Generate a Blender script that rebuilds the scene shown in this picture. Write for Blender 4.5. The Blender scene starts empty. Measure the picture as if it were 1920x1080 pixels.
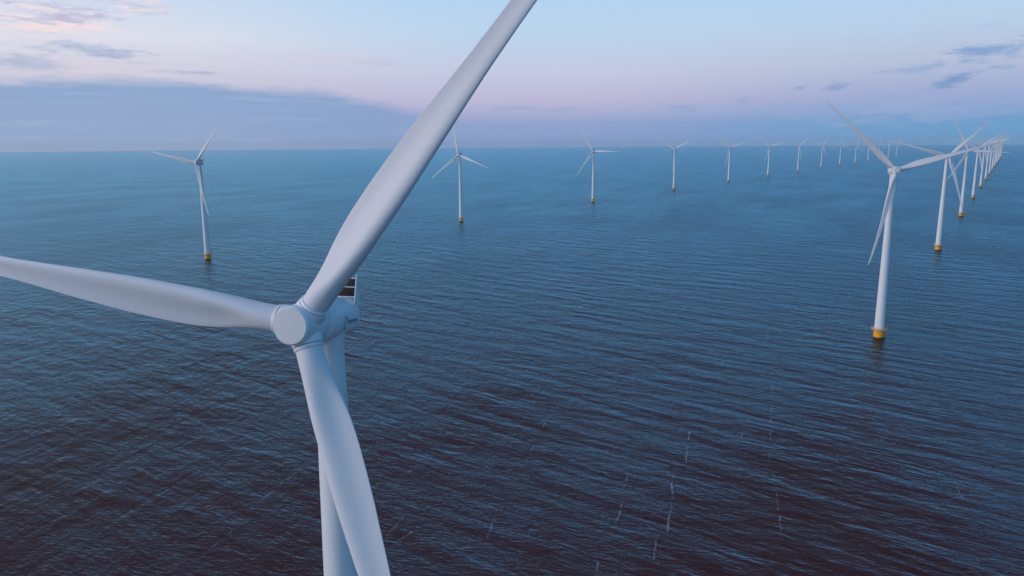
import bpy, bmesh, math, random
from mathutils import Matrix, Vector
R = math.radians
S = bpy.context.scene
COL = S.collection
random.seed(4)

def lin(r, g, b):
    f = lambda c: c / 12.92 if c <= 0.04045 else ((c + 0.055) / 1.055) ** 2.4
    return (f(r / 255), f(g / 255), f(b / 255), 1.0)

# ------------------------------------------------------------------ camera
CAM_H, PITCH, ROLL, FPX = 110.77, 10.98, -0.43, 1397.5
cd = bpy.data.cameras.new('camera')
cam = bpy.data.objects.new('camera', cd)
COL.objects.link(cam)
cd.sensor_width = 36.0
cd.lens = 36.0 * FPX / 1920.0
cd.clip_start = 0.5
cd.clip_end = 60000.0
cam.matrix_world = (Matrix.Translation((0, 0, CAM_H)) @ Matrix.Rotation(R(90 - PITCH), 4, 'X')
                    @ Matrix.Rotation(R(ROLL), 4, 'Z'))
S.camera = cam

# ------------------------------------------------------------------ light
SUN_AZ, SUN_EL = -106.0, 17.0            # degrees; azimuth from +Y, positive to the right
sd = bpy.data.lights.new('sun', 'SUN')
sun = bpy.data.objects.new('sun', sd)
COL.objects.link(sun)
sd.energy = 1.4
sd.angle = R(20)
sd.color = (1.0, 0.84, 0.80)
to_sun = Vector((math.sin(R(SUN_AZ)) * math.cos(R(SUN_EL)), math.cos(R(SUN_AZ)) * math.cos(R(SUN_EL)), math.sin(R(SUN_EL))))
sun.rotation_euler = to_sun.to_track_quat('Z', 'Y').to_euler()

S.view_settings.view_transform = 'Standard'
S.view_settings.look = 'None'
S.view_settings.exposure = 0.0
S.view_settings.gamma = 1.0
S.cycles.volume_bounces = 3
S.cycles.use_denoising = True

# ------------------------------------------------------------------ node helpers
class NT:
    def __init__(s, tree):
        s.t = tree
        s.n = tree.nodes
        s.l = tree.links
    def new(s, typ, **kw):
        n = s.n.new(typ)
        for k, v in kw.items():
            setattr(n, k, v)
        return n
    def put(s, sock, v):
        if isinstance(v, bpy.types.NodeSocket):
            s.l.new(v, sock)
        else:
            sock.default_value = v
    def m(s, op, *a, clamp=False):
        n = s.new('ShaderNodeMath', operation=op, use_clamp=clamp)
        for i, v in enumerate(a):
            s.put(n.inputs[i], v)
        return n.outputs[0]
    def v(s, op, *a):
        n = s.new('ShaderNodeVectorMath', operation=op)
        for i, v in enumerate(a):
            s.put(n.inputs[i], v)
        return n.outputs[1] if op in ('DOT_PRODUCT', 'LENGTH') else n.outputs[0]
    def smooth(s, x, a, b):
        n = s.new('ShaderNodeMapRange', interpolation_type='SMOOTHSTEP')
        s.put(n.inputs[0], x)
        for i, v in ((1, min(a, b)), (2, max(a, b)), (3, 0.0 if a < b else 1.0), (4, 1.0 if a < b else 0.0)):
            n.inputs[i].default_value = v
        return n.outputs[0]
    def xyz(s, x, y, z=0.0):
        n = s.new('ShaderNodeCombineXYZ')
        for i, v in enumerate((x, y, z)):
            s.put(n.inputs[i], v)
        return n.outputs[0]
    def noise(s, vec, scale=1.0, detail=3.0, rough=0.5, dist=0.0):
        n = s.new('ShaderNodeTexNoise')
        s.put(n.inputs['Vector'], vec)
        n.inputs['Scale'].default_value = scale
        n.inputs['Detail'].default_value = detail
        n.inputs['Roughness'].default_value = rough
        n.inputs['Distortion'].default_value = dist
        return n.outputs[0]
    def ramp(s, fac, stops, interp='LINEAR'):
        n = s.new('ShaderNodeValToRGB')
        n.color_ramp.interpolation = interp
        e = n.color_ramp.elements
        while len(e) < len(stops):
            e.new(0.5)
        for k, (p, c) in zip(e, sorted(stops, key=lambda q: q[0])):
            k.position = p
            k.color = c if len(c) == 4 else (*c, 1)
        s.put(n.inputs[0], fac)
        return n.outputs[0]
    def mix(s, f, a, b, blend='MIX'):
        n = s.new('ShaderNodeMix', data_type='RGBA', blend_type=blend)
        n.clamp_factor = True
        s.put(n.inputs[0], f)
        s.put(n.inputs[6], a)
        s.put(n.inputs[7], b)
        return n.outputs[2]

# ------------------------------------------------------------------ world: dusk sky
W = bpy.data.worlds.new('World')
S.world = W
W.use_nodes = True
w = NT(W.node_tree)
bg = w.n['Background']
D = w.new('ShaderNodeTexCoord').outputs['Generated']
sep = w.new('ShaderNodeSeparateXYZ')
w.l.new(D, sep.inputs[0])
dx, dy, dz = sep.outputs
hyp = w.m('SQRT', w.m('ADD', w.m('MULTIPLY', dx, dx), w.m('MULTIPLY', dy, dy)))
el = w.m('MULTIPLY', w.m('ARCTAN2', dz, hyp), 57.29578)
az = w.m('MULTIPLY', w.m('ARCTAN2', dx, dy), 57.29578)
side = w.m('DIVIDE', dx, w.m('MAXIMUM', hyp, 0.001))
elp = w.m('MAXIMUM', el, 0.0)
fac = w.m('POWER', w.m('DIVIDE', elp, 90.0), 0.5)
def P(e):
    return math.sqrt(e / 90.0)
HI = [(P(20), lin(128, 182, 230)), (P(40), lin(70, 138, 204)), (1.0, lin(74, 146, 218))]  # unseen upper sky, left and right too, toned to tint turbines and water
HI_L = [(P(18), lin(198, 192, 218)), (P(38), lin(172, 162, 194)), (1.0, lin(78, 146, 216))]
HI_R = [(P(18), lin(98, 170, 226)), (P(38), lin(44, 122, 192)), (1.0, lin(64, 142, 216))]
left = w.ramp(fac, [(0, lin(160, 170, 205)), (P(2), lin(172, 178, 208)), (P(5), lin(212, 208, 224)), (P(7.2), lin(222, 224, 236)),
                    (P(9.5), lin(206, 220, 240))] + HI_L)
mid = w.ramp(fac, [(0, lin(130, 158, 205)), (P(1.4), lin(146, 164, 207)), (P(3.2), lin(190, 186, 216)), (P(5.2), lin(197, 203, 226)),
                   (P(8), lin(188, 213, 238)), (P(10), lin(180, 212, 241))] + HI)
right = w.ramp(fac, [(0, lin(102, 158, 204)), (P(1.3), lin(112, 160, 206)), (P(3.0), lin(158, 172, 212)), (P(5.2), lin(184, 194, 219)),
                     (P(7.5), lin(186, 208, 233)), (P(10), lin(178, 210, 241))] + HI_R)
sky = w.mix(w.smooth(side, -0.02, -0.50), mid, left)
sky = w.mix(w.smooth(side, 0.05, 0.52), sky, right)
east = w.ramp(fac, [(0, lin(34, 120, 168)), (P(5), lin(38, 132, 184)), (P(12), lin(40, 140, 196)), (P(38), lin(32, 120, 192)), (1.0, lin(64, 142, 216))])  # unseen sky beyond the right edge, added teal to tint right-facing turbine sides
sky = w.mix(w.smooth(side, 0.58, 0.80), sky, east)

back = w.ramp(fac, [(0, lin(128, 168, 210)), (P(8), lin(142, 190, 232)), (P(25), lin(150, 204, 246)), (P(50), lin(130, 196, 248)), (1.0, lin(90, 158, 226))])  # unseen sky behind the camera, added bright blue to lift camera-facing surfaces
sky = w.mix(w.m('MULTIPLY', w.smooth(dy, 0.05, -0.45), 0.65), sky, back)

# clouds are laid out in azimuth/elevation, so they sit at infinity like real far clouds
q = w.xyz(w.m('MULTIPLY', az, 0.10), w.m('MULTIPLY', el, 0.42))
n1 = w.noise(q, 1.6, 6, 0.58, 0.3)
n2 = w.noise(w.xyz(w.m('MULTIPLY', az, 0.22), w.m('MULTIPLY', el, 1.1), 3.7), 1.7, 6, 0.62, 0.2)
n3 = w.noise(w.xyz(w.m('MULTIPLY', az, 0.5), w.m('MULTIPLY', el, 2.2), 9.1), 1.5, 4, 0.6)
c1 = w.m('SUBTRACT', n1, 0.5)
c2 = w.m('SUBTRACT', n2, 0.5)
c3 = w.m('SUBTRACT', n3, 0.5)

def pix(x, y):          # direction seen at a place in the sky, degrees
    v = cam.matrix_world.to_3x3() @ Vector(((x - 960) / FPX, (540 - y) / FPX, -1.0))
    return math.degrees(math.atan2(v.x, v.y)), math.degrees(math.atan2(v.z, math.hypot(v.x, v.y)))

def blob(x, y, hw, hh, slope=0.0, wob=1.0, lo=0.05, hi=1.35):
    a0, e0 = pix(x, y)
    a1, _ = pix(x + hw, y)
    _, e1 = pix(x, y - hh)
    sa, se = abs(a1 - a0), abs(e1 - e0)
    u = w.m('DIVIDE', w.m('SUBTRACT', az, a0), sa)
    e_line = w.m('ADD', e0, w.m('MULTIPLY', w.m('SUBTRACT', az, a0), slope))
    v = w.m('DIVIDE', w.m('SUBTRACT', el, e_line), se)
    d = w.m('SQRT', w.m('ADD', w.m('MULTIPLY', u, u), w.m('MULTIPLY', v, v)))
    d = w.m('ADD', w.m('SUBTRACT', 1.25, d), w.m('MULTIPLY', w.m('ADD', c2, w.m('MULTIPLY', c3, 0.8)), 2.6 * wob))
    return w.smooth(d, lo, hi)

# long grey-blue bank low on the left, its top edge falling to the right
edge_pts = [(-60, 150), (0, 148), (150, 146), (330, 150), (430, 160), (500, 167), (590, 168), (640, 176), (720, 194), (790, 206), (900, 222), (1000, 240)]
fc = w.new('ShaderNodeFloatCurve')
cur = fc.mapping.curves[0]
AZ0, AZ1, EMX = -40.0, 8.0, 8.0
pts = []
for x, y in edge_pts:
    a, e = pix(x, y)
    pts.append(((a - AZ0) / (AZ1 - AZ0), max(0.0, e / EMX)))
while len(cur.points) < len(pts):
    cur.points.new(0.5, 0.5)
for p_, (a, e) in zip(cur.points, pts):
    p_.location = (a, e)
    p_.handle_type = 'AUTO'
fc.mapping.update()
w.put(fc.inputs['Value'], w.m('DIVIDE', w.m('SUBTRACT', az, AZ0), AZ1 - AZ0, clamp=True))
edge = w.m('MULTIPLY', fc.outputs[0], EMX)
edge = w.m('ADD', edge, w.m('ADD', w.m('MULTIPLY', c1, 1.1), w.m('MULTIPLY', c2, 0.7)))
under = w.m('SUBTRACT', edge, el)
bank = w.smooth(w.m('ADD', under, w.m('MULTIPLY', c3, 0.5)), -0.30, 0.62)
bank = w.m('MULTIPLY', bank, w.smooth(az, 1.0, -10.0))
bank_col = w.ramp(w.m('DIVIDE', under, 5.0, clamp=True),
                  [(0.0, lin(136, 167, 204)), (0.16, lin(137, 167, 205)), (0.42, lin(144, 168, 205)), (0.75, lin(148, 170, 206)), (1.0, lin(152, 174, 208))])
bank_col = w.mix(w.smooth(az, -24, -6), bank_col, lin(136, 162, 204))
lay = w.noise(w.xyz(w.m('MULTIPLY', az, 0.07), w.m('MULTIPLY', el, 1.25), 15.0), 1.4, 6, 0.6, 0.2)
bank_col = w.mix(w.smooth(lay, 0.50, 0.72), bank_col, lin(156, 177, 211))
bank_col = w.mix(w.smooth(lay, 0.48, 0.28), bank_col, lin(138, 163, 204))
sky = w.mix(w.m('MULTIPLY', bank, 0.92), sky, bank_col)
# pink and grey cirrus in the upper left
str_ = w.noise(w.xyz(w.m('MULTIPLY', az, 0.30), w.m('ADD', w.m('MULTIPLY', el, 1.9), w.m('MULTIPLY', az, 0.05)), 27.0), 1.4, 7, 0.66, 0.4)
pink = w.m('MULTIPLY', blob(120, 25, 200, 44, 0.06, 0.9, 0.1, 1.4), w.smooth(str_, 0.40, 0.62))
sky = w.mix(w.m('MULTIPLY', pink, 0.9), sky, lin(188, 181, 209))
warm = w.m('MULTIPLY', blob(80, 42, 220, 44, 0.08, 1.0, 0.1, 1.2), w.smooth(str_, 0.54, 0.40))
sky = w.mix(w.m('MULTIPLY', warm, 0.95), sky, lin(246, 224, 226))
warm2 = w.m('MULTIPLY', blob(275, 10, 80, 18, -0.12, 1.2, 0.3, 1.4), w.smooth(str_, 0.60, 0.40))
sky = w.mix(w.m('MULTIPLY', warm2, 0.6), sky, lin(238, 218, 224))
cream = w.m('MULTIPLY', blob(210, 138, 170, 10, -0.02, 1.3, 0.2, 1.4), w.smooth(str_, 0.60, 0.40))
sky = w.mix(w.m('MULTIPLY', cream, 0.6), sky, lin(226, 212, 222))
for (x, y, hw, hh, sl, wb, s_, c_) in (
        (165, 95, 115, 15, -0.05, 1.1, 0.85, (160, 179, 211)), (40, 115, 95, 22, -0.06, 0.9, 0.75, (168, 182, 211)),
        (360, 136, 70, 5, -0.02, 1.2, 0.8, (168, 182, 212)), (230, 100, 70, 9, -0.05, 1.5, 0.6, (172, 186, 214)),
        (690, 118, 60, 7, -0.05, 1.5, 0.45, (188, 188, 214)), (600, 108, 120, 14, -0.03, 1.5, 0.45, (214, 205, 224)),
        (960, 203, 60, 7, 0.0, 1.0, 0.5, (150, 168, 208)), (1050, 205, 45, 6, 0.0, 1.2, 0.5, (150, 168, 208)),
        (1285, 202, 38, 7, 0.0, 1.1, 0.7, (138, 166, 206)), (1390, 190, 20, 10, 0.1, 1.2, 0.6, (142, 168, 206)),
        (1500, 165, 22, 6, 0.0, 1.0, 0.8, (138, 164, 203)), (1562, 163, 30, 9, 0.10, 1.1, 0.85, (132, 160, 202)),
        (1645, 180, 30, 6, 0.1, 1.4, 0.5, (150, 170, 208)),
        (1735, 126, 70, 14, 0.16, 1.4, 0.75, (150, 174, 212)), (1785, 152, 52, 14, 0.22, 1.3, 0.95, (124, 156, 201)),
        (1842, 97, 72, 19, 0.14, 1.4, 0.95, (134, 165, 209)), (1893, 100, 34, 24, 0.1, 1.4, 0.8, (146, 173, 212)), (1700, 205, 200, 30, 0.02, 1.5, 0.35, (168, 180, 214)),
        (1850, 48, 60, 5, 0.12, 1.6, 0.4, (160, 186, 220))):
    sky = w.mix(w.m('MULTIPLY', blob(x, y, hw, hh, sl, wb), s_), sky, lin(*c_))
# a faint unevenness of the whole sky
sky = w.mix(1.0, sky, w.mix(1.0, (1, 1, 1, 1), w.xyz(*[w.m('ADD', 1.0, w.m('MULTIPLY', c1, k)) for k in (0.07, 0.03, 0.02)])), 'MULTIPLY')
# afterglow round the set sun, outside the frame on the left
gl = w.m('POWER', w.m('MAXIMUM', w.v('DOT_PRODUCT', D, tuple(to_sun)), 0.0), 3.0)
sky = w.mix(1.0, sky, w.mix(gl, (0, 0, 0, 1), (0.34, 0.22, 0.20, 1)), 'ADD')
nish = w.new('ShaderNodeTexSky', sky_type='NISHITA')
nish.sun_disc = False
nish.sun_elevation = R(SUN_EL * 0.25)
nish.sun_rotation = R(SUN_AZ)
nish.altitude = 100
ns = w.mix(1.0, nish.outputs[0], (0.05, 0.05, 0.05, 1), 'MULTIPLY')
sky = w.mix(w.smooth(el, 12.0, 40.0), sky, w.mix(0.35, sky, ns))
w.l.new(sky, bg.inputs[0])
bg.inputs[1].default_value = 1.0

# ------------------------------------------------------------------ materials
def mat(name):
    m = bpy.data.materials.new(name)
    m.use_nodes = True
    return m, NT(m.node_tree), m.node_tree.nodes['Principled BSDF']

def paint(name, col, rough=0.42, var=0.05, streak=0.06):
    m, t, b = mat(name)
    oc = t.new('ShaderNodeTexCoord').outputs['Object']
    a = t.noise(oc, 0.35, 5, 0.6)
    st = t.noise(t.v('MULTIPLY', oc, (3.0, 3.0, 0.12)), 1.0, 5, 0.6)
    k = t.m('ADD', 1.0 - 0.5 * (var + streak), t.m('ADD', t.m('MULTIPLY', a, var), t.m('MULTIPLY', st, streak)))
    c = t.mix(1.0, (*col, 1), t.xyz(k, k, k), 'MULTIPLY')
    gr = t.noise(t.v('MULTIPLY', oc, (1.6, 1.6, 0.10)), 1.0, 6, 0.68)
    c = t.mix(t.m('MULTIPLY', t.smooth(gr, 0.58, 0.80), 0.30), c, (0.36, 0.35, 0.33, 1))
    t.l.new(c, b.inputs['Base Color'])
    t.put(b.inputs['Roughness'], t.m('ADD', rough - 0.06, t.m('MULTIPLY', a, 0.12)))
    b.inputs['IOR'].default_value = 1.45
    bp = t.new('ShaderNodeBump')
    bp.inputs['Strength'].default_value = 0.05
    bp.inputs['Distance'].default_value = 0.05
    t.l.new(t.noise(oc, 1.1, 3), bp.inputs['Height'])
    t.l.new(bp.outputs[0], b.inputs['Normal'])
    return m

M_WHITE = paint('white_paint', (0.70, 0.76, 0.79))
M_BLADE = paint('blade_gelcoat', (0.66, 0.69, 0.72), 0.55, 0.06, 0.05)
M_CAP = paint('nose_cap_paint', (0.66, 0.67, 0.68), 0.55, 0.08, 0.03)
M_GREY = paint('grey_steel', (0.42, 0.43, 0.44), 0.5)
M_RAIL = paint('railing_paint', (0.72, 0.42, 0.22), 0.5)
M_DARK = paint('dark_rubber', (0.02, 0.022, 0.028), 0.7)
M_INK = paint('lettering_ink', (0.012, 0.09, 0.14), 0.5)
M_CRANE = paint('crane_paint', (0.62, 0.20, 0.06), 0.5)

M_YELLOW, t, b = mat('yellow_transition_paint')
oc = t.new('ShaderNodeTexCoord').outputs['Object']
sx = t.new('ShaderNodeSeparateXYZ')
t.l.new(oc, sx.inputs[0])
nz = t.noise(oc, 1.3, 5, 0.65)
wet = t.smooth(t.m('ADD', sx.outputs[2], t.m('MULTIPLY', nz, -0.9)), 1.0, 0.2)
st = t.noise(t.v('MULTIPLY', oc, (2.0, 2.0, 0.15)), 1.0, 5, 0.6)
c = t.mix(t.smooth(st, 0.55, 0.85), (0.88, 0.40, 0.012, 1), (0.60, 0.22, 0.02, 1))
c = t.mix(wet, c, (0.045, 0.025, 0.015, 1))
t.l.new(c, b.inputs['Base Color'])
b.inputs['Roughness'].default_value = 0.45

M_RAD, t, b = mat('radiator_core')
oc = t.new('ShaderNodeTexCoord').outputs['Object']
wv = t.new('ShaderNodeTexWave', bands_direction='X')
t.l.new(oc, wv.inputs['Vector'])
wv.inputs['Scale'].default_value = 6.0
t.l.new(t.mix(wv.outputs[1], (0.010, 0.005, 0.004, 1), (0.028, 0.010, 0.008, 1)), b.inputs['Base Color'])
b.inputs['Roughness'].default_value = 0.6

# the lake: dark peaty water under a rippled, wind-streaked surface
M_SEA, t, b = mat('lake_water')
pos = t.new('ShaderNodeNewGeometry').outputs['Position']
def rot(deg, ku, kv, off=0.0):
    """across-crest and along-crest coordinates for waves running towards azimuth deg"""
    a = R(deg)
    u = t.v('DOT_PRODUCT', pos, (math.sin(a), math.cos(a), 0))
    v = t.v('DOT_PRODUCT', pos, (math.cos(a), -math.sin(a), 0))
    return t.xyz(t.m('MULTIPLY', u, ku), t.m('MULTIPLY', v, kv), off)
gust = t.noise(rot(22, 0.0035, 0.009, 5.0), 1.0, 5, 0.6, 0.3)
swell = t.noise(rot(40, 0.085, 0.020), 1.0, 3, 0.5, 0.25)
cross = t.noise(rot(-8, 0.13, 0.035, 17.0), 1.0, 3, 0.5, 0.3)
chop = t.noise(rot(33, 0.28, 0.085, 2.0), 1.0, 4, 0.55, 0.4)
rip = t.noise(rot(18, 1.05, 0.36, 7.0), 1.0, 4, 0.62, 0.4)
row = t.noise(rot(16, 0.022, 0.14, 11.0), 1.0, 4, 0.55, 0.3)
amp = t.m('ADD', 0.45, t.m('MULTIPLY', t.smooth(gust, 0.30, 0.68), 0.9))
amp2 = t.m('ADD', 0.55, t.m('MULTIPLY', row, 0.9))
h = t.m('ADD', t.m('MULTIPLY', swell, 2.5), t.m('MULTIPLY', cross, 0.5))
h = t.m('ADD', h, t.m('MULTIPLY', chop, t.m('MULTIPLY', amp2, 0.80)))
h = t.m('ADD', h, t.m('MULTIPLY', rip, t.m('MULTIPLY', amp, 0.42)))
h = t.m('ADD', h, t.m('MULTIPLY', row, 0.35))
bp = t.new('ShaderNodeBump')
bp.inputs['Strength'].default_value = 1.0
bp.inputs['Distance'].default_value = 1.0
t.l.new(h, bp.inputs['Height'])
fr = t.new('ShaderNodeFresnel')
fr.inputs['IOR'].default_value = 1.11
t.l.new(bp.outputs[0], fr.inputs['Normal'])
dif = t.new('ShaderNodeBsdfDiffuse')
t.l.new(t.mix(t.smooth(gust, 0.3, 0.7), (0.072, 0.023, 0.017, 1), (0.066, 0.023, 0.024, 1)), dif.inputs['Color'])
glo = t.new('ShaderNodeBsdfGlossy')
glo.inputs['Color'].default_value = (0.34, 0.78, 0.96, 1)
glo.inputs['Roughness'].default_value = 0.27
t.l.new(bp.outputs[0], glo.inputs['Normal'])
mx = t.new('ShaderNodeMixShader')
t.l.new(t.m('MULTIPLY', fr.outputs[0], 1.2, clamp=True), mx.inputs[0])
t.l.new(dif.outputs[0], mx.inputs[1])
t.l.new(glo.outputs[0], mx.inputs[2])
# thin foam lines drawn out along the wind
wu = t.v('DOT_PRODUCT', pos, (math.sin(R(16.4)), math.cos(R(16.4)), 0))
wv_ = t.v('DOT_PRODUCT', pos, (math.cos(R(16.4)), -math.sin(R(16.4)), 0))
FOAM = [(300, -11.6, 254, -11.4, 1.0), (242, -14.2, 202, -13.5, 1.0), (242, -29.5, 206, -28.7, .9), (188, -30.1, 175, -29.6, 1.0), (352, 22.2, 264, 17.5, .5),
        (251, 17.9, 211, 18.4, .8), (337, -83.2, 291, -80.2, .6), (282, -68.5, 239, -65.9, .5), (212, -139.1, 187, -139.2, .9), (173, -136.4, 159, -135.2, .9),
        (187, -84.4, 176, -86.0, .7), (291, 8.9, 271, 6.8, .6), (361, -42.6, 324, -38.9, .4), (200, -16.0, 179, -15.0, .5), (196, -64.1, 179, -61.9, .5),
        (193, -91.6, 180, -90.8, .5), (216, -212.2, 193, -208.8, .5), (373, -131.4, 329, -127.3, .5), (420, -20.0, 360, -22.0, .3), (330, 60.0, 285, 58.0, .35), (262, 75.0, 240, 74.0, .4)]
mea = t.m('ADD', t.m('MULTIPLY', t.m('SUBTRACT', t.noise(t.xyz(t.m('MULTIPLY', wu, 0.05), t.m('MULTIPLY', wv_, 0.03)), 1.0, 2, 0.5), 0.5), 3.0),
          t.m('MULTIPLY', t.m('SUBTRACT', t.noise(rot(16.4, 0.45, 0.3, 8.0), 1.0, 3, 0.6), 0.5), 0.7))
wvm = t.m('SUBTRACT', wv_, mea)
line = None
for u0, v0, u1, v1, st_ in FOAM:
    k = (v1 - v0) / (u1 - u0)
    d = t.m('ABSOLUTE', t.m('SUBTRACT', wvm, t.m('MULTIPLY_ADD', wu, k, v0 - k * u0)))
    d = t.smooth(d, 0.42, 0.06)
    e = t.smooth(t.m('ABSOLUTE', t.m('SUBTRACT', wu, (u0 + u1) / 2)), abs(u0 - u1) / 2 + 4, abs(u0 - u1) / 2 - 6)
    d = t.m('MULTIPLY', t.m('MULTIPLY', d, e), st_)
    line = d if line is None else t.m('MAXIMUM', line, d)
brk = t.smooth(t.noise(rot(16.4, 0.09, 0.05, 31.0), 1.0, 4, 0.65), 0.45, 0.58)
fine = t.smooth(t.noise(rot(16.4, 0.55, 1.6, 41.0), 1.0, 3, 0.6), 0.36, 0.58)
foam = t.m('MULTIPLY', t.m('MULTIPLY', line, brk), t.m('MULTIPLY', fine, 0.72))
fo = t.new('ShaderNodeBsdfDiffuse')
fo.inputs['Color'].default_value = (0.42, 0.46, 0.52, 1)
mx2 = t.new('ShaderNodeMixShader')
t.l.new(foam, mx2.inputs[0])
t.l.new(mx.outputs[0], mx2.inputs[1])
t.l.new(fo.outputs[0], mx2.inputs[2])
t.l.new(mx2.outputs[0], t.n['Material Output'].inputs['Surface'])

# ------------------------------------------------------------------ the lake surface
def link(name, me, parent=None):
    o = bpy.data.objects.new(name, me)
    COL.objects.link(o)
    if parent:
        o.parent = parent
    return o

bm = bmesh.new()
ring_r = [0, 60, 150, 400, 1000, 2500, 6000, 12000, 20500]
N = 192
prev = None
for r_ in ring_r:
    if r_ == 0:
        prev = [bm.verts.new((0, 0, 0))]
        continue
    cur_ = [bm.verts.new((r_ * math.cos(2 * math.pi * i / N), r_ * math.sin(2 * math.pi * i / N), 0)) for i in range(N)]
    for i in range(N):
        j = (i + 1) % N
        bm.faces.new((prev[0], cur_[i], cur_[j]) if len(prev) == 1 else (prev[i], cur_[i], cur_[j], prev[j]))
    prev = cur_
me = bpy.data.meshes.new('water')
bm.to_mesh(me)
bm.free()
me.materials.append(M_SEA)
lake = link('water', me)
lake['kind'] = 'structure'

# ------------------------------------------------------------------ turbine parts (metres; x right, y downwind, z up)
HUB_Z, TILT, OVER = 94.5, R(7.15), 4.6
AX = Matrix.Translation((0, 0, HUB_Z)) @ Matrix.Rotation(-TILT, 4, 'X')     # rotor-axis frame
SEG = 48

def mesh(name, bm, m, sharp=40):
    bmesh.ops.recalc_face_normals(bm, faces=bm.faces)
    for f in bm.faces:
        f.smooth = True
    for e in bm.edges:
        if len(e.link_faces) == 2 and e.calc_face_angle(0) > R(sharp):
            e.smooth = False
    me = bpy.data.meshes.new(name)
    bm.to_mesh(me)
    bm.free()
    me.materials.append(m)
    return me

def loft(bm, rings, cap0=True, cap1=True):
    vs = [[bm.verts.new(p) for p in r] for r in rings]
    n = len(vs[0])
    for a, b_ in zip(vs, vs[1:]):
        for i in range(n):
            j = (i + 1) % n
            bm.faces.new((a[i], a[j], b_[j], b_[i]))
    if cap0:
        bm.faces.new(vs[0])
    if cap1:
        bm.faces.new(vs[-1])

def circ(r, z, n=SEG):
    return [Vector((r * math.cos(2 * math.pi * i / n), r * math.sin(2 * math.pi * i / n), z)) for i in range(n)]

def lathe_z(bm, prof, M=None, n=SEG):
    loft(bm, [[(M @ p if M else p) for p in circ(max(r, 1e-3), z, n)] for r, z in prof])

def box(bm, x0, x1, y0, y1, z0, z1, M=None, bev=0.0):
    r = bmesh.ops.create_cube(bm, size=1.0)
    for v in r['verts']:
        v.co = Vector(((x0 + x1) / 2 + v.co.x * (x1 - x0), (y0 + y1) / 2 + v.co.y * (y1 - y0), (z0 + z1) / 2 + v.co.z * (z1 - z0)))
        if M:
            v.co = M @ v.co
    if bev:
        es = {e for v in r['verts'] for e in v.link_edges}
        bmesh.ops.bevel(bm, geom=list(es), offset=bev, segments=2, affect='EDGES', profile=0.5)

def tube(bm, pts, rad, n=8):
    for a, c_ in zip(pts, pts[1:]):
        a, c_ = Vector(a), Vector(c_)
        Q = (c_ - a).to_track_quat('Z', 'Y').to_matrix().to_4x4()
        Q.translation = a
        lathe_z(bm, [(rad, 0), (rad, (c_ - a).length)], Q, n)

def ringtube(bm, R0, z, rad, n=36):
    prev = None
    rings = []
    for i in range(n):
        a = 2 * math.pi * i / n
        rings.append([bm.verts.new(((R0 + rad * math.cos(k * math.pi / 3)) * math.cos(a), (R0 + rad * math.cos(k * math.pi / 3)) * math.sin(a),
                                    z + rad * math.sin(k * math.pi / 3))) for k in range(6)])
    for i in range(n):
        A_, B_ = rings[i], rings[(i + 1) % n]
        for k in range(6):
            l = (k + 1) % 6
            bm.faces.new((A_[k], A_[l], B_[l], B_[k]))

# tower: tapered tube with flange seams
def tower_r(z):
    return 2.62 + (1.42 - 2.62) * ((z - 5.6) / 86.6) ** 1.05 if z > 5.6 else 2.62
prof = []
for z in [5.6, 8, 14, 22, 31.0]:
    prof.append((tower_r(z), z))
for zf in (32.0, 61.0):
    r_ = tower_r(zf)
    prof += [(r_, zf - 0.10), (r_ + 0.04, zf - 0.09), (r_ + 0.04, zf + 0.09), (r_, zf + 0.10)]
    prof += [(tower_r(z), z) for z in ((38, 46, 54) if zf < 40 else (68, 76, 84, 90))]
prof += [(1.42, 91.6), (1.45, 91.7), (1.45, 92.3)]
bm = bmesh.new()
lathe_z(bm, prof)
ME_TOWER = mesh('tower', bm, M_WHITE)

bm = bmesh.new()
lathe_z(bm, [(2.75, -6.0), (2.75, 4.9), (2.95, 5.05), (2.95, 5.35)])
ME_TP = mesh('transition_piece', bm, M_YELLOW)

bm = bmesh.new()
for y in (-0.7, 0.7):
    tube(bm, [(3.35, y, -5.0), (3.35, y, 4.6)], 0.14, 8)
    for z in (0.4, 2.4, 4.3):
        tube(bm, [(2.7, y, z), (3.35, y, z)], 0.10, 6)
for i in range(22):
    tube(bm, [(3.3, -0.7, -2.0 + i * 0.3), (3.3, 0.7, -2.0 + i * 0.3)], 0.03, 5)
ME_LAND = mesh('boat_landing', bm, M_YELLOW)

bm = bmesh.new()
prf = [(2.64, 5.36), (4.05, 5.36), (4.05, 5.60), (2.64, 5.60)]
rings = [[Vector((r * math.cos(2 * math.pi * i / SEG), r * math.sin(2 * math.pi * i / SEG), z)) for i in range(SEG)] for r, z in prf]
loft(bm, rings + [rings[0]], False, False)
for i in range(8):
    a = 2 * math.pi * (i + 0.5) / 8
    tube(bm, [(2.7 * math.cos(a), 2.7 * math.sin(a), 3.9), (3.9 * math.cos(a), 3.9 * math.sin(a), 5.34)], 0.09, 6)
ME_PLAT = mesh('platform', bm, M_RAIL)

bm = bmesh.new()
for z in (6.15, 6.75):
    ringtube(bm, 3.95, z, 0.06)
for i in range(18):
    a = 2 * math.pi * i / 18
    tube(bm, [(3.95 * math.cos(a), 3.95 * math.sin(a), 5.61), (3.95 * math.cos(a), 3.95 * math.sin(a), 6.75)], 0.05, 6)
ME_RAILING = mesh('railing', bm, M_RAIL)

bm = bmesh.new()
tube(bm, [(3.45, 1.2, 5.61), (3.45, 1.2, 9.6)], 0.17, 10)
tube(bm, [(3.45, 1.2, 9.5), (5.2, 1.8, 10.1)], 0.12, 8)
ME_CRANE = mesh('davit_crane', bm, M_CRANE)
bm = bmesh.new()
box(bm, 4.75, 5.25, 1.5, 2.0, 9.85, 10.5, None, 0.06)
ME_WINCH = mesh('winch', bm, M_DARK)

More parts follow.
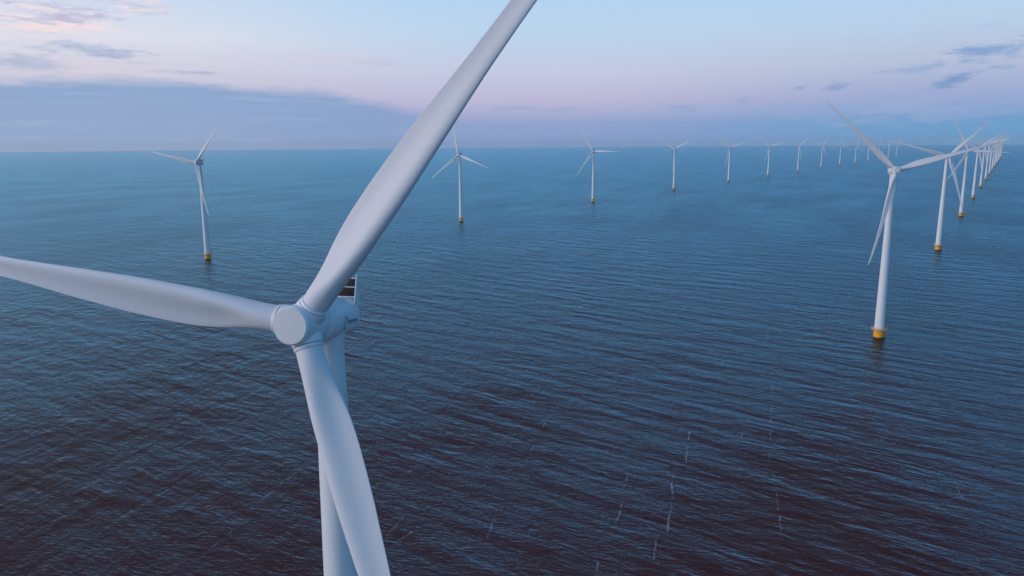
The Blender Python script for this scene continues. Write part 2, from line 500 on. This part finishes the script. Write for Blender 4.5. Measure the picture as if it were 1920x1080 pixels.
# nacelle
def sec(s, hw, up, dn, ex, n=56):
    pts = []
    for i in range(n):
        a = 2 * math.pi * i / n
        c_, s_ = math.cos(a), math.sin(a)
        x = hw * math.copysign(abs(c_) ** (2 / ex), c_)
        z = (up if s_ > 0 else dn) * math.copysign(abs(s_) ** (2 / ex), s_)
        pts.append(AX @ Vector((x, s, z)))
    return pts
bm = bmesh.new()
S_SEAM = 1.75
loft(bm, [sec(-3.08, 1.80, 1.80, 1.80, 2.0), sec(-3.07, 2.02, 2.02, 2.02, 2.0), sec(-3.0, 2.08, 2.08, 2.08, 2.0), sec(-1.90, 2.10, 2.10, 2.10, 2.0),
          sec(-1.88, 2.06, 2.06, 2.06, 2.0), sec(-1.82, 2.06, 2.06, 2.06, 2.0), sec(-1.8, 2.10, 2.10, 2.10, 2.0), sec(-1.0, 2.10, 2.10, 2.10, 2.02),
          sec(-0.1, 2.08, 2.06, 2.08, 2.15), sec(0.9, 2.02, 1.98, 1.98, 2.35), sec(S_SEAM - 0.03, 1.94, 1.92, 1.84, 2.5),
          sec(S_SEAM - 0.02, 1.90, 1.88, 1.80, 2.5), sec(S_SEAM + 0.03, 1.90, 1.88, 1.80, 2.5), sec(S_SEAM + 0.04, 1.94, 1.92, 1.84, 2.5),
          sec(2.9, 1.86, 1.84, 1.72, 2.6), sec(3.3, 1.74, 1.72, 1.54, 2.6), sec(3.58, 1.52, 1.48, 1.30, 2.5), sec(3.70, 1.15, 1.10, 1.0, 2.3)])
# yaw skirt down to the tower head
lathe_z(bm, [(1.45, 92.02), (1.50, 92.4), (1.75, 93.4)])
ME_NAC = mesh('nacelle', bm, M_WHITE)

ME_FINS = []
for x in (-1.98, 1.90):
    bm = bmesh.new()
    vs = [(x, 1.65, 1.15), (x, 2.75, 1.05), (x, 2.62, 2.3), (x, 2.46, 3.85), (x, 2.24, 4.08), (x, 2.06, 3.9), (x, 1.85, 2.3)]
    a_ = [bm.verts.new(AX @ Vector(v)) for v in vs]
    b2 = [bm.verts.new(AX @ Vector((v[0] + 0.09, v[1], v[2]))) for v in vs]
    bm.faces.new(a_)
    bm.faces.new(b2[::-1])
    for i in range(len(vs)):
        j = (i + 1) % len(vs)
        bm.faces.new((a_[i], b2[i], b2[j], a_[j]))
    ME_FINS.append(mesh('side_fin', bm, M_WHITE, 30))
bm = bmesh.new()
box(bm, -1.88, 1.88, 2.14, 2.38, 2.02, 3.8, AX, 0.02)
ME_RAD = mesh('radiator', bm, M_RAD)
bm = bmesh.new()
for z in (1.94, 2.92, 3.78):
    box(bm, -1.886, 1.886, 2.04, 2.42, z - 0.042, z + 0.042, AX, 0.012)
ME_BARS = mesh('radiator_frame', bm, M_WHITE)

# lettering on the nacelle side (bracket mark and a word)
def text_mesh(body, size):
    cu = bpy.data.curves.new('lettering', 'FONT')
    cu.body = body
    cu.size = size
    cu.extrude = 0.0
    o = bpy.data.objects.new('lettering', cu)
    COL.objects.link(o)
    dg = bpy.context.evaluated_depsgraph_get()
    me_ = bpy.data.meshes.new_from_object(o.evaluated_get(dg))
    bpy.data.objects.remove(o)
    bpy.data.curves.remove(cu)
    return me_
bm = bmesh.new()
bm.from_mesh(text_mesh('Siemens', 0.86))
bmesh.ops.subdivide_edges(bm, edges=[e for e in bm.edges if e.calc_length() > 0.3], cuts=2)
for x0, x1, y0, y1 in ((-0.52, -0.42, -0.62, 0.86), (-0.42, -0.12, -0.62, -0.52), (-0.42, -0.22, 0.76, 0.86), (-0.24, -0.12, 0.62, 1.0)):
    nx, ny = 2, 6
    g = [[bm.verts.new((x0 + (x1 - x0) * i / nx, y0 + (y1 - y0) * j / ny, 0)) for j in range(ny + 1)] for i in range(nx + 1)]
    for i in range(nx):
        for j in range(ny):
            bm.faces.new((g[i][j], g[i + 1][j], g[i + 1][j + 1], g[i][j + 1]))
def wrap(s, z):
    """point just outside the nacelle skin on the +x side"""
    k = max(0.0, min(1.0, (s + 1.0) / 5.0))
    hw = 2.11 - 0.16 * k ** 1.5
    hw = 2.10 + (2.08 - 2.10) * (s + 1.0) / 1.2 if s < 0.2 else (2.08 - 0.06 * (s - 0.2) / 1.1 if s < 1.3 else (2.02 - 0.08 * (s - 1.3) / 1.05 if s < 2.35 else 1.94 - 0.10 * (s - 2.39) / 0.91))
    ex = 2.02 + (2.15 - 2.02) * (s + 1.0) / 1.2 if s < 0.2 else (2.15 + 0.2 * (s - 0.2) / 1.1 if s < 1.3 else (2.35 + 0.15 * (s - 1.3) / 1.05 if s < 2.35 else 2.5 + 0.1 * (s - 2.39) / 0.91))
    zr = (2.06 if z > 0 else 2.08) - 0.10 * max(0, s) * (0.7 if z > 0 else 0.95)
    x = hw * max(0.0, 1 - min(1, abs(z) / zr) ** ex) ** (1 / ex)
    return AX @ Vector((x + 0.03, s, z))
for v in bm.verts:
    v.co = wrap(0.02 + v.co.x * 0.84, v.co.y * 0.80 - 0.42)
ME_TEXT = mesh('lettering', bm, M_INK)

# hub: body of revolution with three root bosses, blended by a voxel remesh; kept in rotor coordinates (y = axis, towards the nacelle)
bm = bmesh.new()
RY = Matrix.Rotation(R(-90), 4, 'X')            # lathe z -> +y
lathe_z(bm, [(1.42, -2.12), (1.60, -2.10), (1.72, -1.98), (1.75, -1.7), (1.79, -0.9), (1.88, 0.0), (1.99, 0.9), (2.0, 1.46), (1.9, 1.49)], RY, 64)
me1 = bpy.data.meshes.new('hub_core')
bm.to_mesh(me1)
for k in range(3):
    Mk = Matrix.Rotation(R(120 * k), 4, 'Y') @ Matrix.Rotation(R(7.9), 4, 'X')
    lathe_z(bm, [(1.45, 0.3), (1.41, 1.7), (1.35, 2.06)], Mk, 48)
me_h = bpy.data.meshes.new('hub')
bm.to_mesh(me_h)
bm.free()
tmp = bpy.data.objects.new('hub', me_h)
COL.objects.link(tmp)
rm = tmp.modifiers.new('r', 'REMESH')
rm.mode = 'VOXEL'
rm.voxel_size = 0.055
sm = tmp.modifiers.new('s', 'SMOOTH')
sm.factor = 0.5
sm.iterations = 9
dg = bpy.context.evaluated_depsgraph_get()
ME_HUB = bpy.data.meshes.new_from_object(tmp.evaluated_get(dg))
bpy.data.objects.remove(tmp)
ME_HUB.materials.clear()
ME_HUB.materials.append(M_WHITE)
for p_ in ME_HUB.polygons:
    p_.use_smooth = True
bm = bmesh.new()
lathe_z(bm, [(1.61, -2.04), (1.61, -2.12), (1.59, -2.15), (0.62, -2.175), (0.61, -2.166), (0.59, -2.166), (0.58, -2.177), (0.01, -2.185)], RY, 64)
ME_CAP = mesh('nose_cap', bm, M_CAP, 20)

# blade: lofted sections, span along +z, leading edge +x, upwind -y
ST = [  # r, chord, thickness ratio, twist deg, pitch-axis fraction, airfoil blend
    (2.30, 2.40, 1.00, 8, .50, 0.0), (3.4, 2.40, 1.00, 8, .50, 0.0), (4.6, 2.55, .93, 8, .48, .10), (6.0, 2.84, .76, 8, .455, .36), (7.5, 3.20, .60, 8, .43, .68),
    (9.0, 3.46, .49, 8, .415, .90), (10.5, 3.58, .40, 7.9, .403, 1), (12, 3.62, .36, 7.8, .40, 1), (14.5, 3.58, .32, 7.5, .40, 1), (17, 3.44, .285, 7.1, .40, 1),
    (22, 2.90, .25, 6.2, .40, 1), (25, 2.48, .235, 5.5, .40, 1), (28, 2.10, .22, 4.7, .40, 1), (32, 1.82, .205, 3.6, .40, 1), (37, 1.56, .19, 2.6, .40, 1), (42, 1.28, .18, 1.4, .40, 1),
    (47, 1.02, .17, .6, .40, 1), (50, .78, .165, 0, .41, 1), (51.8, .54, .16, 0, .44, 1), (52.6, .32, .16, 0, .50, 1), (53.0, .10, .2, 0, .60, 1)]
PITCH_SET, TIP_BEND, CONE = -0.25, 5.0, R(7.9)
def interp(r):
    for a, b_ in zip(ST, ST[1:]):
        if r <= b_[0]:
            f = (r - a[0]) / (b_[0] - a[0])
            return [p + (q_ - p) * f for p, q_ in zip(a, b_)]
    return list(ST[-1])
def section(r):
    _, c_, th, tw, pa, bl = interp(r)
    th_ = R(tw + PITCH_SET)
    le = Vector((math.cos(th_), -math.sin(th_), 0))
    su = Vector((math.sin(th_), math.cos(th_), 0))
    out = []
    n = 44
    for i in range(n):
        a = 2 * math.pi * i / n
        x = (1 - math.cos(a)) / 2
        sg = 1 if a <= math.pi else -1
        yc = 0.5 * abs(math.sin(a)) * th
        yt = 5 * th * (0.2969 * math.sqrt(x) - 0.126 * x - 0.3516 * x * x + 0.2843 * x ** 3 - 0.1015 * x ** 4) + 0.004 * x
        cam_ = 0.10 * x * (1 - x)
        q_ = max(0.0, min(1.0, (x - 0.12) / 0.70))
        q_ = q_ * q_ * (3 - 2 * q_)
        hollow = (0.62 if sg < 0 else 0.15) * q_ * min(1.0, max(0.0, (r - 3.5) / 4.0))
        y = sg * (yc * (1 - bl) + yt * bl) * (1 - hollow) + cam_ * bl
        out.append(le * ((pa - x) * c_) + su * (y * c_) + Vector((0, TIP_BEND * (r / 54.0) ** 3, r)))
    return out
rs = []
r_ = 2.30
while r_ < 50.2:
    rs.append(r_)
    r_ += 0.7
rs += [50.6, 51.2, 51.8, 52.2, 52.5, 52.7, 52.9, 53.0]
bm = bmesh.new()
loft(bm, [section(r_) for r_ in rs])
ME_BLADE = mesh('blade', bm, M_BLADE, 60)
bm = bmesh.new()
lathe_z(bm, [(1.22, 2.095), (1.315, 2.10), (1.325, 2.11), (1.315, 2.34), (1.28, 2.40), (1.20, 2.44)])
ME_COLLAR = mesh('root_collar', bm, M_WHITE, 30)
bm = bmesh.new()
lathe_z(bm, [(1.29, 1.96), (1.29, 2.11)])
ME_SEAL = mesh('root_seal', bm, M_DARK)

ROTC = AX @ Matrix.Translation((0, -OVER, 0))

def turbine(x, y, yaw, phi, label, group='wind turbines standing in rows in the lake'):
    T = bpy.data.objects.new('wind_turbine', None)
    COL.objects.link(T)
    T.location = (x, y, 0)
    T.rotation_euler = (0, 0, -R(yaw))
    T['label'] = label
    T['category'] = 'wind turbine'
    T['group'] = group
    link('tower', ME_TOWER, T)
    tp = link('transition_piece', ME_TP, T)
    link('boat_landing', ME_LAND, tp)
    pl = link('platform', ME_PLAT, T)
    link('railing', ME_RAILING, pl)
    cr = link('davit_crane', ME_CRANE, T)
    link('winch', ME_WINCH, cr)
    na = link('nacelle', ME_NAC, T)
    link('radiator', ME_RAD, na)
    link('radiator_frame', ME_BARS, na)
    for mf in ME_FINS:
        link('side_fin', mf, na)
    link('lettering', ME_TEXT, na)
    hb = link('hub', ME_HUB, T)
    hb.matrix_local = ROTC @ Matrix.Rotation(R(phi), 4, 'Y')
    link('nose_cap', ME_CAP, hb)
    for k in range(3):
        bl = link('blade', ME_BLADE, T)
        bl.matrix_local = ROTC @ Matrix.Rotation(R(phi + 120 * k), 4, 'Y') @ Matrix.Rotation(CONE, 4, 'X')
        link('root_collar', ME_COLLAR, bl)
        link('root_seal', ME_SEAL, bl)
    return T

# two parallel rows; positions along each row in metres
A0, DA = Vector((209.0, 412.2)), Vector((227.0, 343.6))
B0, DB = Vector((-301.5, 731.7)), Vector((228.4, 346.6))
NEAR = A0 - DA
turbine(NEAR.x + 0.34, NEAR.y + 0.78, 14.5, 38.5, 'huge white turbine closest to the camera, hub face and three blades filling the left foreground')

AL = [(9, -46.0, 'large white turbine on a yellow base, nearest of the row on the right'),
      (11, 45.5, 'second turbine of the right row, dark cooler on top, one blade pointing up right'),
      (13, -26.5, 'third turbine of the right row, one faint blade rising steeply to the left'),
      (16, 52.0, 'fourth turbine of the right row, small yellow base just right of the third one'),
      (16, 55.0, 'fifth turbine of the right row, slim tower with small reddish base'),
      (16, 58.0, 'sixth turbine of the right row, slim pale tower just before the crowded far end'),
      (16, 40.0, 'seventh turbine of the right row, first of the crowded far towers')]
FAR_A = 'tiny pale turbine packed among the overlapping towers at the far end of the right row'
PHA = [56, 62, 50, 60, 54, 64, 58]
for i in range(14):
    p_ = A0 + DA * i
    if i < len(AL):
        turbine(p_.x, p_.y, *AL[i])
    else:
        turbine(p_.x, p_.y, 16, PHA[i - 7], FAR_A, 'overlapping far turbines of the right row')
BL = [(19, 41.0, 'mid sized turbine on the far left, alone on the open water with its yellow base'),
      (24, -10.0, 'turbine partly hidden behind the huge slanted blade, two blades drooping like a bow'),
      (24, -28.5, 'turbine in the middle of the picture with one blade level to the right'),
      (20, 62.0, 'small turbine right of the middle one, short blade pointing up right over the horizon'),
      (18, 72.0, 'small turbine, fifth from the left in the distant row, blade nearly level right'),
      (18, 75.0, 'thin pale turbine, sixth from the left in the distant row'),
      (18, 50.0, 'thin pale turbine, seventh from the left in the distant row'),
      (18, 40.0, 'thin pale turbine, eighth from the left in the distant row'),
      (18, 0.0, 'thin pale turbine, ninth from the left in the distant row, one blade straight up'),
      (18, 20.0, 'tiny turbine first left of the upper blade of the big right turbine'),
      (18, 35.0, 'tiny turbine touching the left edge of the big right turbine upper blade'),
      (18, 10.0, 'tiny turbine half hidden behind the upper blade of the big right turbine'),
      (18, 55.0, 'tiny turbine just right of the big right turbine upper blade, above its hub'),
      (18, 30.0, 'last tiny turbine of the distant row, above the big right turbine hub')]
for i, a in enumerate(BL):
    p_ = B0 + DB * i
    turbine(p_.x, p_.y, *a)
# one lone machine of another row at the right edge of the picture
turbine(3190.0, 4640.0, 20, 15.0, 'lone tiny turbine on the horizon at the right edge')

# ------------------------------------------------------------------ the hazy evening air over the lake
M_HAZE = bpy.data.materials.new('evening_haze')
M_HAZE.use_nodes = True
hz = NT(M_HAZE.node_tree)
hz.n.remove(hz.n['Principled BSDF'])
pv = hz.new('ShaderNodeVolumePrincipled')
pv.inputs['Color'].default_value = (0.90, 0.96, 1.0, 1)
pv.inputs['Density'].default_value = 2.8e-5
pv.inputs['Anisotropy'].default_value = 0.2
hz.l.new(pv.outputs[0], hz.n['Material Output'].inputs['Volume'])
bm = bmesh.new()
box(bm, -20700, 20700, -20700, 20700, -7.0, 165.0)
me = bpy.data.meshes.new('haze')
bm.to_mesh(me)
bm.free()
me.materials.append(M_HAZE)
hzo = link('haze', me)
hzo['kind'] = 'stuff'
